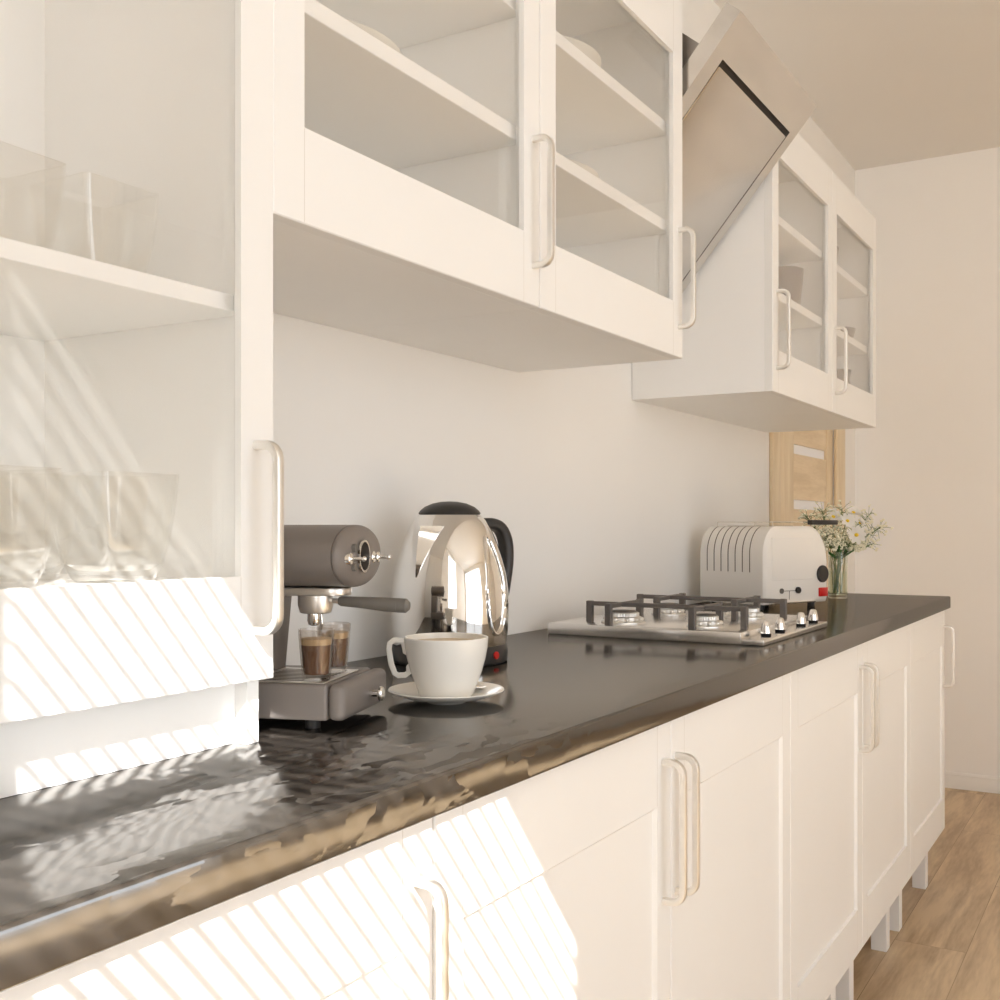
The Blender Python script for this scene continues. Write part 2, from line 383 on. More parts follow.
# ------------------------------------------------------------------ cupboard parts
def handle_bm(x, y, z0, z1, p=0.036, w=0.0108, t=0.0095, r=0.017):
    """bow handle in a y-z plane, standing p out of the door face at y"""
    yb = y - p + t / 2; zt, zb = z1 - t / 2, z0 + t / 2
    path = [(x, y, zt), (x, yb + r, zt)]
    for k in range(1, 8): a = R(90 * k / 8); path.append((x, yb + r - r * sin(a), zt - r + r * cos(a)))
    path += [(x, yb, zt - r), (x, yb, zb + r)]
    for k in range(1, 8): a = R(90 * k / 8); path.append((x, yb + r - r * cos(a), zb + r - r * sin(a)))
    path += [(x, yb + r, zb), (x, y, zb)]
    bm = bmn(); sweep2(bm, path, rrect(w, t, 0.0025, 2))
    return bm

def sweep2(bm, path, sec):
    """sweep in a y-z plane: section x stays along world x"""
    P = [Vector(p) for p in path]; n = len(P); rings = []
    for i, p in enumerate(P):
        t = (P[min(i + 1, n - 1)] - P[max(i - 1, 0)]).normalized(); s = Vector((1, 0, 0)); u = s.cross(t)
        rings.append([bm.verts.new(p + s * a + u * c) for a, c in sec])
    loft(bm, rings)

def door_bm(x0, x1, z0, z1, yf, th, stile, rt, rb, glass, rec=0.006, bv=0.0055):
    """framed door front: raised frame, bevelled step, sunk panel (or an open light)"""
    bm = bmn(); yb = yf + th; e = 0.0015
    def rect(a0, a1, c0, c1, y): return [bm.verts.new((x, y, z)) for x, z in ((a0, c0), (a1, c0), (a1, c1), (a0, c1))]
    back = rect(x0, x1, z0, z1, yb); s1 = rect(x0, x1, z0, z1, yf + e); fo = rect(x0 + e, x1 - e, z0 + e, z1 - e, yf)
    ix0, ix1, iz0, iz1 = x0 + stile, x1 - stile, z0 + rb, z1 - rt
    fi = rect(ix0, ix1, iz0, iz1, yf)
    if glass:
        q = 0.010
        g1 = rect(ix0, ix1, iz0, iz1, yf + 0.0085); g2 = rect(ix0 - q, ix1 + q, iz0 - q, iz1 + q, yf + 0.0085)
        g3 = rect(ix0 - q, ix1 + q, iz0 - q, iz1 + q, yb)
        loops = [back, s1, fo, fi, g1, g2, g3]
        rings = loops + [back]
    else:
        pi_ = rect(ix0 + bv, ix1 - bv, iz0 + 0.0015, iz1 - bv, yf + rec)
        rings = [back, s1, fo, fi, pi_]
    fs = []
    for a, c in zip(rings, rings[1:]):
        for k in range(4): fs.append(bm.faces.new((a[k], a[(k + 1) % 4], c[(k + 1) % 4], c[k])))
    if not glass: fs += [bm.faces.new(pi_), bm.faces.new(back[::-1])]
    bmesh.ops.recalc_face_normals(bm, faces=fs)
    return bm, (ix0, ix1, iz0, iz1)

def joints(parent, gl, z0, z1, yf):
    b = bmn()
    for x in (gl[0], gl[1]):
        for a, c in ((z0 + 0.002, gl[2] - 0.001), (gl[3] + 0.001, z1 - 0.002)): box(b, x - 0.0004, x + 0.0004, yf - 0.00008, yf + 0.001, a, c)
    obj('frame_joints', b, 'joint', parent)

W = 0.6074; X0 = 0.8756
YD = -0.603
def base_cabinet(label, x, side):
    t = thing('base_cabinet', label, 'cabinet', (x, -0.002, 0), group='base cabinets under the worktop')
    b = bmn(); box(b, 0.001, W - 0.001, -0.581, 0, 0.165, 0.9012, 0.001, 1); obj('carcass', b, 'paint', t)
    for lx in (0.012, W - 0.165):
        for ly in (-0.568, -0.08):
            b = bmn(); box(b, lx, lx + 0.042, ly, ly + 0.042, 0, 0.1648, 0.001, 1); obj('leg', b, 'paint', t)
    b, gl = door_bm(0.0015, W - 0.0015, 0.165, 0.899, YD + 0.002, 0.019, 0.050, 0.116, 0.106, False)
    d = obj('door', b, 'paint', t); joints(d, gl, 0.165, 0.899, YD + 0.002)
    hx = W - 0.031 if side > 0 else 0.019
    obj('handle', handle_bm(hx, YD + 0.0025, 0.641, 0.848), 'handle', d)
    return t
bc = ['white base cabinet at the near left corner, door lit by striped sunlight',
      'white base cabinet in front of the coffee cup, sun patch ending on its door',
      'white base cabinet just left of the hob, handle at its left side',
      'white base cabinet under the hob with handle on its right side',
      'white base cabinet second from the far end, handle on its left side',
      'white base cabinet at the far end of the worktop by the bare wall']
pr = base_cabinet(bc[0], X0 - W, 1)
pl = base_cabinet(bc[2], X0 + W, -1)
for k in (1, 3, 5):
    dup(pr, bc[k], (X0 + W * (k - 1), -0.002, 0))
dup(pl, bc[4], (X0 + W * 3, -0.002, 0))

# worktop with eased front edge
XE = 3.935
b = bmn(); r = 0.005; pts = [(-0.0015, 0.902), (-0.0015, 0.942)]
pts += [(-0.618 + r - r * sin(R(a)), 0.942 - r + r * cos(R(a))) for a in range(0, 91, 15)]
pts += [(-0.618 + 0.004 - 0.004 * cos(R(a)), 0.902 + 0.004 - 0.004 * sin(R(a))) for a in (0, 30, 60, 90)]
prism(b, pts, 'x', X0 - W - 0.002, XE, 0.003, 2)
tag(obj('worktop', b, 'top'), 'long glossy dark stone worktop running over the white base cabinets', 'worktop')

def wall_cabinet(label, x, w, side):
    t = thing('wall_cabinet', label, 'cabinet', (x, -0.002, 1.517), group='glazed wall cabinets')
    b = bmn(); H_ = 0.719
    box(b, 0.0005, 0.017, -0.3616, 0, 0, H_); box(b, w - 0.017, w - 0.0005, -0.3616, 0, 0, H_)
    box(b, 0.017, w - 0.017, -0.3616, 0, 0, 0.018); box(b, 0.017, w - 0.017, -0.3616, 0, H_ - 0.018, H_)
    box(b, 0.017, w - 0.017, -0.020, -0.012, 0.018, H_ - 0.018)
    obj('carcass', b, 'carcass', t)
    for z in (0.2535, 0.4520):
        b = bmn(); box(b, 0.018, w - 0.018, -0.359, -0.021, z, z + 0.0225, 0.001, 1); obj('shelf', b, 'inside', t)
    b, gl = door_bm(0.0015, w - 0.0015, 0.0, H_, -0.382, 0.020, 0.050, 0.116, 0.108, True)
    d = obj('door', b, 'paint', t); joints(d, gl, 0.0, H_, -0.382)
    b = bmn(); box(b, gl[0] - 0.009, gl[1] + 0.009, -0.3733, -0.3695, gl[2] - 0.009, gl[3] + 0.009); obj('glass_pane', b, 'pane', d)
    hx = w - 0.022 if side > 0 else 0.036
    obj('handle', handle_bm(hx, -0.3815, 0.056, 0.260), 'handle', d)
    return t
XU = [0.888, 1.489, 2.092]; XV = [2.698, 3.297, 3.896]
wc = wall_cabinet('glazed white wall cabinet directly beside the tall cabinet, above the coffee machine', XU[0], 0.601, 1)
dup(wc, 'glazed white wall cabinet between its twin and the steel hood', (XU[1], -0.002, 1.517))
wd = wall_cabinet('glazed white wall cabinet just beyond the steel hood, pot on its shelf', XV[0], 0.599, -1)
dup(wd, 'glazed white wall cabinet at the far end above the flowers', (XV[1], -0.002, 1.517))

# tall glazed cabinet standing on the worktop
t = thing('display_cabinet', 'tall glazed white cabinet standing on the worktop, glasses on its shelves', 'cabinet', (0.2895, -0.002, 0.9425))
w = 0.600; H_ = 1.2935
b = bmn()
box(b, 0, 0.018, -0.360, 0, 0, H_); box(b, w - 0.018, w, -0.360, 0, 0, H_)
box(b, 0.018, w - 0.018, -0.360, 0, 0.1595, 0.1775); box(b, 0.018, w - 0.018, -0.360, 0, H_ - 0.018, H_)
box(b, 0.018, w - 0.018, -0.022, -0.014, 0.1775, H_ - 0.018)
obj('carcass', b, 'carcass', t)
b = bmn(); box(b, 0.0185, w - 0.0185, -0.343, -0.325, 0.0, 0.159); obj('plinth', b, 'paint', t)
b = bmn(); box(b, 0.019, w - 0.019, -0.359, -0.023, 0.4635, 0.4815, 0.001, 1); obj('shelf', b, 'inside', t)
b, gl = door_bm(0.0, w + 0.0005, 0.0712, H_, -0.382, 0.020, 0.050, 0.116, 0.112, True)
d = obj('door', b, 'paint', t); joints(d, gl, 0.0712, H_, -0.382)
b = bmn(); box(b, gl[0] - 0.009, gl[1] + 0.009, -0.3733, -0.3695, gl[2] - 0.009, gl[3] + 0.009); obj('glass_pane', b, 'pane', d)
obj('handle', handle_bm(w - 0.027, -0.3815, 0.1205, 0.326), 'handle', d)

# ------------------------------------------------------------------ hood
t = thing('range_hood', 'slanted brushed steel range hood between the wall cabinets over the hob', 'range hood', (2.105, 0, 1.67))
TY, TZ = -0.50, 2.20 - 1.67
def hp(s, dd): return (TY + 0.6405 * s + 0.768 * dd, TZ - 0.768 * s + 0.6405 * dd)
HW = 0.575; SL = 0.680
b = bmn()   # shallow tray: frame ring around a recess
m0, m1, mt, mb = 0.050, HW - 0.042, 0.086, SL - 0.05
def hbox(bm, x0, x1, s0, s1, d0, d1, bev=0):
    pts = [hp(s0, d0), hp(s1, d0), hp(s1, d1), hp(s0, d1)]
    prism(bm, pts, 'x', x0, x1, bev)
hbox(b, 0, HW, 0, mt, 0, 0.038); hbox(b, 0, HW, mb, SL, 0, 0.038)
hbox(b, 0, m0, mt, mb, 0, 0.038); hbox(b, m1, HW, mt, mb, 0, 0.038)
obj('frame', b, 'hoodsteel', t)
b = bmn(); hbox(b, m0, m1, mt, mb, 0.026, 0.038); obj('recess', b, 'recess', t)
b = bmn(); hbox(b, m0 + 0.003, m1 - 0.003, mt + 0.014, mb - 0.004, -0.001, 0.012, 0.004); obj('suction_panel', b, 'hoodsteel', t)
b = bmn()
pts = [hp(0.09, 0.0385), hp(0.09, 0.24), (-0.004, hp(0.09, 0.24)[1]), (-0.004, 0.06), hp(0.62, 0.0385)]
prism(b, pts, 'x', 0.004, HW - 0.004); obj('motor_casing', b, 'duct', t)

# ------------------------------------------------------------------ hob
hx0, hx1, hy0, hy1 = 2.110, 2.600, -0.545, -0.062
t = thing('gas_hob', 'stainless gas hob with black pan supports set on the worktop', 'hob', (hx0, 0, 0.9422))
L = hx1 - hx0
b = bmn(); box(b, 0, L, -0.4985, hy1, 0, 0.0240, 0.002, 2); obj('hob_plate', b, 'hobsteel', t)
b = bmn(); box(b, 0, L, hy0, -0.4990, 0, 0.0115, 0.002, 2); obj('control_strip', b, 'hobsteel', t)
for cx, cy, rr in ((0.085, -0.205, 0.036), (0.345, -0.205, 0.030), (0.085, -0.393, 0.029), (0.345, -0.393, 0.034)):
    b = bmn(); T = Matrix.Translation((cx, cy, 0.0243))
    lathe(b, [(rr * 1.35, 0), (rr * 1.35, 0.003), (rr * 1.02, 0.006), (rr * 1.02, 0.013), (rr * 0.9, 0.0145)], 40, T)
    for k in range(10):
        a = 2 * pi * k / 10; ball(b, (cx + rr * 1.08 * cos(a), cy + rr * 1.08 * sin(a), 0.0335), 0.006, 10, 8, 1, 1, 0.8)
    bu = obj('burner', b, 'burner', t)
    b = bmn(); n = 72; rings = []
    for q, zz in ((0.86, 0.0148), (0.93, 0.0148), (0.93, 0.0225), (0.84, 0.0240)):
        rings.append([b.verts.new((cx + rr * (q + (0.035 if k % 2 and 0.9 < q else 0)) * cos(2 * pi * k / n), cy + rr * (q + (0.035 if k % 2 and 0.9 < q else 0)) * sin(2 * pi * k / n), 0.0243 + zz)) for k in range(n)])
    loft(b, rings); obj('burner_ring', b, 'burner', bu)
    b = bmn(); lathe(b, [(rr * 0.82, 0.0482), (rr * 0.82, 0.0496), (rr * 0.74, 0.0506), (0.001, 0.0510)], 40, Matrix.Translation((cx, cy, 0.0003))); obj('burner_cap', b, 'iron', bu)
def grate(x0, x1, xm):
    b = bmn(); zt = 0.070; h = 0.0095; q = 0.0052
    box(b, xm - q, xm + q, -0.487, -0.125, zt - h, zt, 0.0015, 1)
    for y in (-0.205, -0.393): box(b, x0, x1, y - q, y + q, zt - h, zt - 0.0002, 0.0015, 1)
    for px, py in ((xm, -0.487 + q), (xm, -0.125 - q), (x0 + q, -0.205), (x1 - q, -0.205), (x0 + q, -0.393), (x1 - q, -0.393)):
        box(b, px - 0.0068, px + 0.0068, py - 0.0068, py + 0.0068, 0.0241, zt + 0.0008, 0.0012, 1)
    return b
obj('pan_support', grate(0.004, 0.178, 0.072), 'iron', t)
obj('pan_support', grate(0.268, 0.440, 0.348), 'iron', t)
for kx in (0.074, 0.172, 0.332, 0.435):
    b = bmn(); lathe(b, [(0.0105, 0.0115), (0.0105, 0.0175), (0.0095, 0.0180)], 24, Matrix.Translation((kx, -0.526, 0.0002))); kb = obj('knob_skirt', b, 'black', t)
    b = bmn(); lathe(b, [(0.0115, 0.0182), (0.0108, 0.026), (0.0075, 0.040), (0.0055, 0.0425), (0.001, 0.0432)], 24, Matrix.Translation((kx, -0.526, 0.0002))); obj('knob', b, 'chrome', kb)

# ------------------------------------------------------------------ kettle
t = thing('electric_kettle', 'polished steel electric kettle with black lid and base behind the coffee cup', 'kettle', (1.600, -0.142, 0.9422))
z0 = 0.9422
b = bmn(); lathe(b, [(0.098, 0), (0.1015, 0.003), (0.1020, 0.020), (0.1000, 0.030), (0.0985, 0.0315)], 64); kbase = obj('power_base', b, 'dark', t)
bp_ = [(0.0990, 0.0318), (0.1005, 0.036), (0.1025, 0.055), (0.1042, 0.080), (0.1045, 0.100), (0.1030, 0.125), (0.0990, 0.155), (0.0925, 0.180), (0.0840, 0.205), (0.0745, 0.228), (0.0640, 0.245), (0.0560, 0.2545), (0.0540, 0.2560)]
b = bmn(); lathe(b, bp_, 96); kb = obj('body', b, 'chrome', t)
b = bmn(); lathe(b, [(0.0535, 0.2563), (0.0545, 0.2585), (0.0515, 0.263), (0.044, 0.2695), (0.030, 0.2755), (0.015, 0.2785), (0.001, 0.2792)], 64); obj('lid', b, 'dark', t)
def rad(z):
    for (r0, a), (r1, c) in zip(bp_, bp_[1:]):
        if a <= z <= c: return r0 + (r1 - r0) * (z - a) / (c - a)
    return bp_[-1][0]
# V-shaped spout facing the near left
sd = Vector((-1.0, 0.015, 0)).normalized(); sv = Vector((-sd.y, sd.x, 0))
b = bmn(); zt, zb = 0.236, 0.150; rings = []
for k in range(9):
    f = k / 8; z = zb + (zt - zb) * f; hw = 0.002 + 0.030 * f; out = 0.0015 + 0.016 * f
    c = rad(z)
    def on(s, off): 
        rr = c + off; yy = s; xx = math.sqrt(max(1e-6, c * c - yy * yy)) + off
        p = sd * xx + sv * yy; return b.verts.new((p.x, p.y, z))
    rings.append([on(-hw, -0.004), on(-hw, 0.0008), on(0, out), on(hw, 0.0008), on(hw, -0.004)])
loft(b, rings); obj('spout', b, 'chrome', t, smooth=20)
# handle on the far side
hd = Vector((0.91, -0.357, 0)).normalized()
ctl = [Vector((hd.x * rr, hd.y * rr, z)) for rr, z in ((0.050, 0.240), (0.066, 0.240), (0.092, 0.240), (0.112, 0.231), (0.124, 0.208), (0.126, 0.175), (0.121, 0.140), (0.113, 0.105), (0.100, 0.082), (0.085, 0.075))]
path = []
for i in range(1, len(ctl) - 2):       # Catmull-Rom through the control points
    for k in range(5):
        f = k / 5; a_, b_, c_, d_ = ctl[i - 1:i + 3]
        path.append(0.5 * (2 * b_ + (c_ - a_) * f + (2 * a_ - 5 * b_ + 4 * c_ - d_) * f * f + (3 * b_ - a_ - 3 * c_ + d_) * f ** 3))
path.append(ctl[-2])
b = bmn(); sweep(b, path, rrect(0.020, 0.030, 0.008, 4), up=Vector((-hd.y, hd.x, 0)))
hk = obj('handle', b, 'dark', t)
# raised tear-drop frame of the water gauge
gd = math.atan2(-1.018, -0.093)
def body_pt(az, z, off): r_ = rad(z) + off; return (r_ * cos(az), r_ * sin(az), z)
b = bmn(); path = []
for k in range(40):
    a = 2 * pi * k / 40; zz = 0.135 + 0.083 * cos(a); wd_ = 0.022 * sin(a) * (1.0 - 0.35 * cos(a))
    path.append(body_pt(gd + wd_ / rad(zz), zz, 0.001))
sweep(b, path, circ(0.0032, 8), closed=True); obj('water_gauge', b, 'chrome', kb)
a = math.atan2(-0.93, -0.10)
b = bmn(); cyl(b, (0.1010 * cos(a), 0.1010 * sin(a), 0.0165), (0.1050 * cos(a), 0.1050 * sin(a), 0.0165), 0.0065, 16, bev=0.001); obj('red_switch', b, 'red', kbase)

# ------------------------------------------------------------------ cup, saucer, spoon
CX, CY = 1.217, -0.390
b = bmn(); lathe(b, [(0.022, 0), (0.026, 0.0008), (0.029, 0.0035), (0.055, 0.0085), (0.075, 0.0155), (0.0778, 0.0178), (0.0770, 0.0190), (0.072, 0.0180), (0.052, 0.0115), (0.040, 0.0092), (0.001, 0.0090)], 72)
s = obj('saucer', b, 'porcelain', loc=(CX, CY, 0.9422)); tag(s, 'white porcelain saucer under the coffee cup', 'saucer')
t = thing('coffee_cup', 'wide white porcelain cup of milky coffee on its saucer', 'cup', (CX, CY, 0.9516))
cp = [(0.001, 0.0), (0.034, 0.0), (0.0365, 0.003), (0.0410, 0.015), (0.0475, 0.032), (0.0525, 0.050), (0.0552, 0.065), (0.0562, 0.0775), (0.0552, 0.0790), (0.0538, 0.0778), (0.0515, 0.055), (0.046, 0.034), (0.036, 0.010), (0.001, 0.006)]
b = bmn(); lathe(b, cp, 72, cap0=False, cap1=False); cup = obj('cup_body', b, 'porcelain', t)
left = Vector((-0.515, 0.857, 0))
path = [(left * r_ + Vector((0, 0, z))) for r_, z in ((0.0495, 0.056), (0.0545, 0.0585), (0.0562, 0.068), (0.0595, 0.0735), (0.070, 0.0740), (0.0755, 0.0700), (0.0768, 0.062), (0.0735, 0.042), (0.0690, 0.030), (0.0640, 0.0270), (0.0550, 0.0275), (0.0500, 0.0310), (0.0500, 0.0380), (0.0480, 0.040))]
b = bmn(); sweep(b, path, rrect(0.0078, 0.0048, 0.0020, 3), up=Vector((0.857, 0.515, 0))); obj('handle', b, 'porcelain', t)
b = bmn(); lathe(b, [(0.0536, 0.0712), (0.050, 0.0717), (0.001, 0.0718)], 48, cap0=False); obj('coffee', b, 'coffee', t)
b = bmn()
bd = Vector((0.60, -0.10, 0)).normalized()
T = Matrix.Translation((0, 0, 0)) @ Matrix.Rotation(R(-12), 4, 'Z')
lathe(b, [(0.001, 0), (0.007, 0.0008), (0.0115, 0.0028), (0.0118, 0.0034), (0.007, 0.0018), (0.001, 0.0012)], 24, Matrix.Diagonal((1.5, 1, 1, 1)), False, False)
sweep(b, [(-0.0165, 0, 0.0030), (-0.026, 0, 0.0045), (-0.05, 0, 0.0060), (-0.080, 0, 0.0050), (-0.092, 0, 0.0045)], rrect(0.005, 0.0016, 0.0006, 2))
sp = obj('teaspoon', b, 'chrome', loc=(CX + 0.049, CY - 0.015, 0.9560), rotz=R(-105)); tag(sp, 'small steel teaspoon lying on the saucer behind the cup', 'spoon')

# ------------------------------------------------------------------ espresso machine
AN = R(19)
t = thing('espresso_machine', 'charcoal espresso machine with a horizontal round boiler beside the tall cabinet', 'coffee machine', (0.975, -0.4123, 0.9422), AN)
BW, BL = 0.160, 0.222
b = bmn(); box(b, 0, BW, 0.0215, BL, 0.013, 0.055, 0.004, 3); mbase = obj('base', b, 'machine', t)
b = bmn(); box(b, 0, BW, 0.0, 0.0208, 0.013, 0.055, 0.008, 4); obj('front_block', b, 'machine', t)
for fx, fy in ((0.03, 0.05), (BW - 0.03, 0.05), (0.03, BL - 0.03), (BW - 0.03, BL - 0.03)):
    b = bmn(); cyl(b, (fx, fy, 0), (fx, fy, 0.0128), 0.009); obj('foot', b, 'dark', t)
b = bmn(); box(b, 0.003, 0.124, 0.026, 0.125, 0.0552, 0.0566, 0.0005, 1); tray = obj('drip_tray', b, 'satin', t)
b = bmn()
for k in range(9): box(b, 0.014 + 0.0115 * k, 0.0175 + 0.0115 * k, 0.036, 0.116, 0.05665, 0.05705)
obj('tray_slots', b, 'slot', tray)
b = bmn(); prism(b, [(0.128, 0.0552), (0.118, 0.164), (BL, 0.164), (BL, 0.0552)], 'x', 0.022, BW - 0.022, 0.004); obj('column', b, 'machine', t)
CXM, CZM, CR = BW / 2, 0.2000, 0.0375
T = Matrix.Translation((CXM, 0, CZM)) @ Matrix.Rotation(R(90), 4, 'X')   # lathe z -> -y
rd = 0.024; OV = Matrix.Translation((CXM, 0, 0)) @ Matrix.Diagonal((2.1, 1, 1, 1)) @ Matrix.Translation((-CXM, 0, 0)); TO = OV @ T
pf = [(CR, -BL), (CR, -0.0175)]
b = bmn(); lathe(b, pf, 64, TO); boiler = obj('boiler', b, 'machine', t)
pf = [(CR - 0.013 + 0.013 * cos(R(a)), -0.0145 + 0.012 * sin(R(a))) for a in range(0, 91, 9)] + [(0.012, 0.0008), (0.001, 0.0012)]
b = bmn(); lathe(b, [(CR - 0.0008, -0.0174), (CR - 0.0002, -0.0165)] + pf, 64, TO); cap = obj('boiler_cap', b, 'machine', t)
FY = -0.0006
gx = CXM - 0.016
b = bmn(); lathe(b, [(0.0195, 0), (0.0195, 0.0022), (0.0170, 0.0022), (0.0168, 0.0006)], 48, Matrix.Translation((gx, FY, CZM)) @ Matrix.Rotation(R(90), 4, 'X'), cap1=False); gg = obj('gauge_bezel', b, 'chrome', t)
b = bmn(); lathe(b, [(0.0169, 0.0002), (0.0169, 0.0012), (0.001, 0.0013)], 48, Matrix.Translation((gx, FY, CZM)) @ Matrix.Rotation(R(90), 4, 'X')); obj('gauge_glass', b, 'black', gg)
for kx, ky, ln in ((0.020, 0.0015, 0.015), (0.102, 0.0010, 0.018)):
    b = bmn()
    cyl(b, (kx, ky + 0.004, CZM - 0.002), (kx, ky - 0.003, CZM - 0.002), 0.0072, 20, bev=0.001)
    cyl(b, (kx, ky - 0.003, CZM - 0.002), (kx, ky - 0.003 - ln, CZM - 0.002), 0.0022, 12)
    ball(b, (kx, ky - 0.003 - ln, CZM - 0.002), 0.0031, 12, 8)
    if kx > 0.1: cyl(b, (kx, ky - 0.006, CZM - 0.002), (kx, ky - 0.009, CZM - 0.002), 0.0065, 20, bev=0.001)
    obj('control_knob', b, 'chrome', t)
b = bmn()
for zz in (-0.012, 0.010): cyl(b, (0.036, 0.0040, CZM + zz), (0.036, -0.0015, CZM + zz), 0.0050, 16)
obj('button', b, 'grey_grip', t)
b = bmn(); prism(b, rrect(0.052, 0.130, 0.024, 6), 'z', 0.1520, 0.1622, 0.002)
bmesh.ops.translate(b, verts=b.verts, vec=(CXM, 0.0865, 0)); gh = obj('group_bracket', b, 'satin', t)
GY = 0.066
b = bmn(); lathe(b, [(0.0215, 0.1515), (0.0215, 0.140), (0.0190, 0.1310), (0.0170, 0.1300)], 40, Matrix.Translation((CXM, GY, 0))); obj('group_head', b, 'satin', gh)
b = bmn(); lathe(b, [(0.0075, 0.1298), (0.0078, 0.121), (0.0065, 0.1165), (0.003, 0.1150)], 24, Matrix.Translation((CXM - 0.006, GY, 0))); pf_ = obj('portafilter_spout', b, 'chrome', t)
b = bmn()
cyl(b, (CXM, GY - 0.0185, 0.1450), (CXM, GY - 0.030, 0.1450), 0.0032); obj('handle_neck', b, 'satin', t)
b = bmn()
sweep(b, [(CXM, GY - 0.030, 0.1450), (CXM, GY - 0.033, 0.1448), (CXM, GY - 0.060, 0.1435), (CXM, GY - 0.088, 0.1415), (CXM, GY - 0.104, 0.1408)], circ(0.0085, 16), scales=[0.55, 0.72, 0.82, 1.0, 1.02]); hn = obj('portafilter_handle', b, 'grey_grip', t)
b = bmn(); sweep(b, [(CXM, GY - 0.1042, 0.1408), (CXM, GY - 0.115, 0.1404), (CXM, GY - 0.119, 0.1402)], circ(0.0088, 16), scales=[1.0, 0.98, 0.55]); obj('handle_tip', b, 'grey_grip', hn)
b = bmn()
sx_ = BW - 0.034
tube(b, [(sx_, 0.085, 0.170), (sx_, 0.080, 0.140), (sx_, 0.076, 0.112)], 0.0024); ball(b, (sx_, 0.078, 0.128), 0.0045, 12, 8)
tube(b, [(sx_, 0.076, 0.1125), (sx_ + 0.003, 0.079, 0.100), (sx_ + 0.004, 0.080, 0.088)], 0.0020)
obj('steam_wand', b, 'chrome', t)
b = bmn(); cyl(b, (0.088, -0.0005, 0.033), (0.088, -0.012, 0.033), 0.0042, 16); cyl(b, (0.088, -0.012, 0.033), (0.088, -0.0175, 0.033), 0.0088, 24, bev=0.0015); obj('tray_knob', b, 'chrome', t)

def shot_glass(label, x, y, z):
    t = thing('espresso_glass', label, 'glass', (x, y, z), group='espresso glasses on the drip tray')
    n = 40; b = bmn(); rings = []
    def rg(r, zz, fl):
        return [b.verts.new((r * (1 + fl * (abs(cos(4 * 2 * pi * k / n)) - 0.6)) * cos(2 * pi * k / n), r * (1 + fl * (abs(cos(4 * 2 * pi * k / n)) - 0.6)) * sin(2 * pi * k / n), zz)) for k in range(n)]
    for r, zz, fl in [(q0 * 1.04, q1 * 1.10, q2) for q0, q1, q2 in ((0.0145, 0, 0), (0.0152, 0.001, 0), (0.0160, 0.008, 0.07), (0.0175, 0.026, 0.08), (0.0192, 0.045, 0.07), (0.0198, 0.050, 0.01), (0.0200, 0.054, 0), (0.0188, 0.0542, 0), (0.0182, 0.047, 0), (0.0162, 0.026, 0), (0.0146, 0.0075, 0), (0.012, 0.0062, 0))]:
        rings.append(rg(r, zz, fl))
    loft(b, rings); obj('glass_body', b, 'shot', t)
    b = bmn(); lathe(b, [(0.0137, 0.0072), (0.0147, 0.009), (0.0163, 0.0285), (0.0175, 0.0412)], 32); cf = obj('coffee', b, 'espresso', t)
    b = bmn(); lathe(b, [(0.0175, 0.0414), (0.0183, 0.0480), (0.0178, 0.0486), (0.001, 0.0488)], 32); obj('crema', b, 'crema', t)
    return t
def mpt(lx, ly): return (0.975 + lx * cos(AN) - ly * sin(AN), -0.4123 + lx * sin(AN) + ly * cos(AN))
ZT = 0.9422 + 0.0572
p = mpt(0.019, 0.041); g1 = shot_glass('ribbed espresso glass on the drip tray, nearer the tall cabinet', p[0], p[1], ZT)
p = mpt(0.094, 0.048); dup(g1, 'ribbed espresso glass on the drip tray, farther back towards the kettle', (p[0], p[1], ZT))

# ------------------------------------------------------------------ toaster
TA = R(-22)
t = thing('toaster', 'white enamel toaster with grooved side and red switch behind the hob', 'toaster', (3.00, -0.272, 0.9422), TA)
FW, FL, TH = 0.288, 0.250, 0.236
def profile(inset=0.0):
    pts = []; x0, x1, zb, zt = inset, FW - inset, 0.014 + inset, TH - inset
    for cx, cz, rx, rz, a0 in ((x1 - 0.085, zt - 0.105, 0.085, 0.105, 0), (x0 + 0.060, zt - 0.080, 0.060, 0.080, 90)):
        for k in range(11): a = R(a0 + 9 * k); pts.append((cx + rx * cos(a), cz + rz * sin(a)))
    pts += [(x0, zb + 0.008), (x0 + 0.004, zb), (x1 - 0.004, zb), (x1, zb + 0.008)]
    return pts
b = bmn(); rings = []
for y, ins in ((0.0, 0.012), (0.003, 0.005), (0.009, 0.0), (FL - 0.009, 0.0), (FL - 0.003, 0.005), (FL, 0.012)):
    rings.append([b.verts.new((p[0], y, p[1])) for p in profile(ins)])
loft(b, rings); tb = obj('body', b, 'toaster', t)
# grooves over the left shoulder
b = bmn()
for k in range(7):
    y = 0.055 + 0.0265 * k; pts = [(-0.0004, 0.105)]
    pts += [(0.060 - 0.0606 * cos(R(a)), TH - 0.080 + 0.0806 * sin(R(a))) for a in range(0, 84, 6)]
    rings = []
    for i, p in enumerate(pts):
        q0 = Vector((p[0], y, p[1])); rings.append([b.verts.new(q0 + Vector((0, dy, 0)) + (Vector((dx, 0, 0)))) for dy, dx in ((-0.0014, 0.0012), (-0.0014, -0.0002), (0.0014, -0.0002), (0.0014, 0.0012))])
    loft(b, rings)
obj('cooling_grooves', b, 'slot', tb)
b = bmn(); box(b, 0.028, 0.215, -0.0014, 0.004, 0.082, 0.204, 0.001, 1); obj('end_panel', b, 'toaster', t)
b = bmn(); cyl(b, (0.070, 0.001, 0.052), (0.070, -0.004, 0.052), 0.0075, 20); obj('button', b, 'grey_grip', t)
b = bmn(); cyl(b, (0.142, 0.001, 0.052), (0.142, -0.008, 0.052), 0.0095, 20, bev=0.0015); obj('timer_dial', b, 'dark', t)
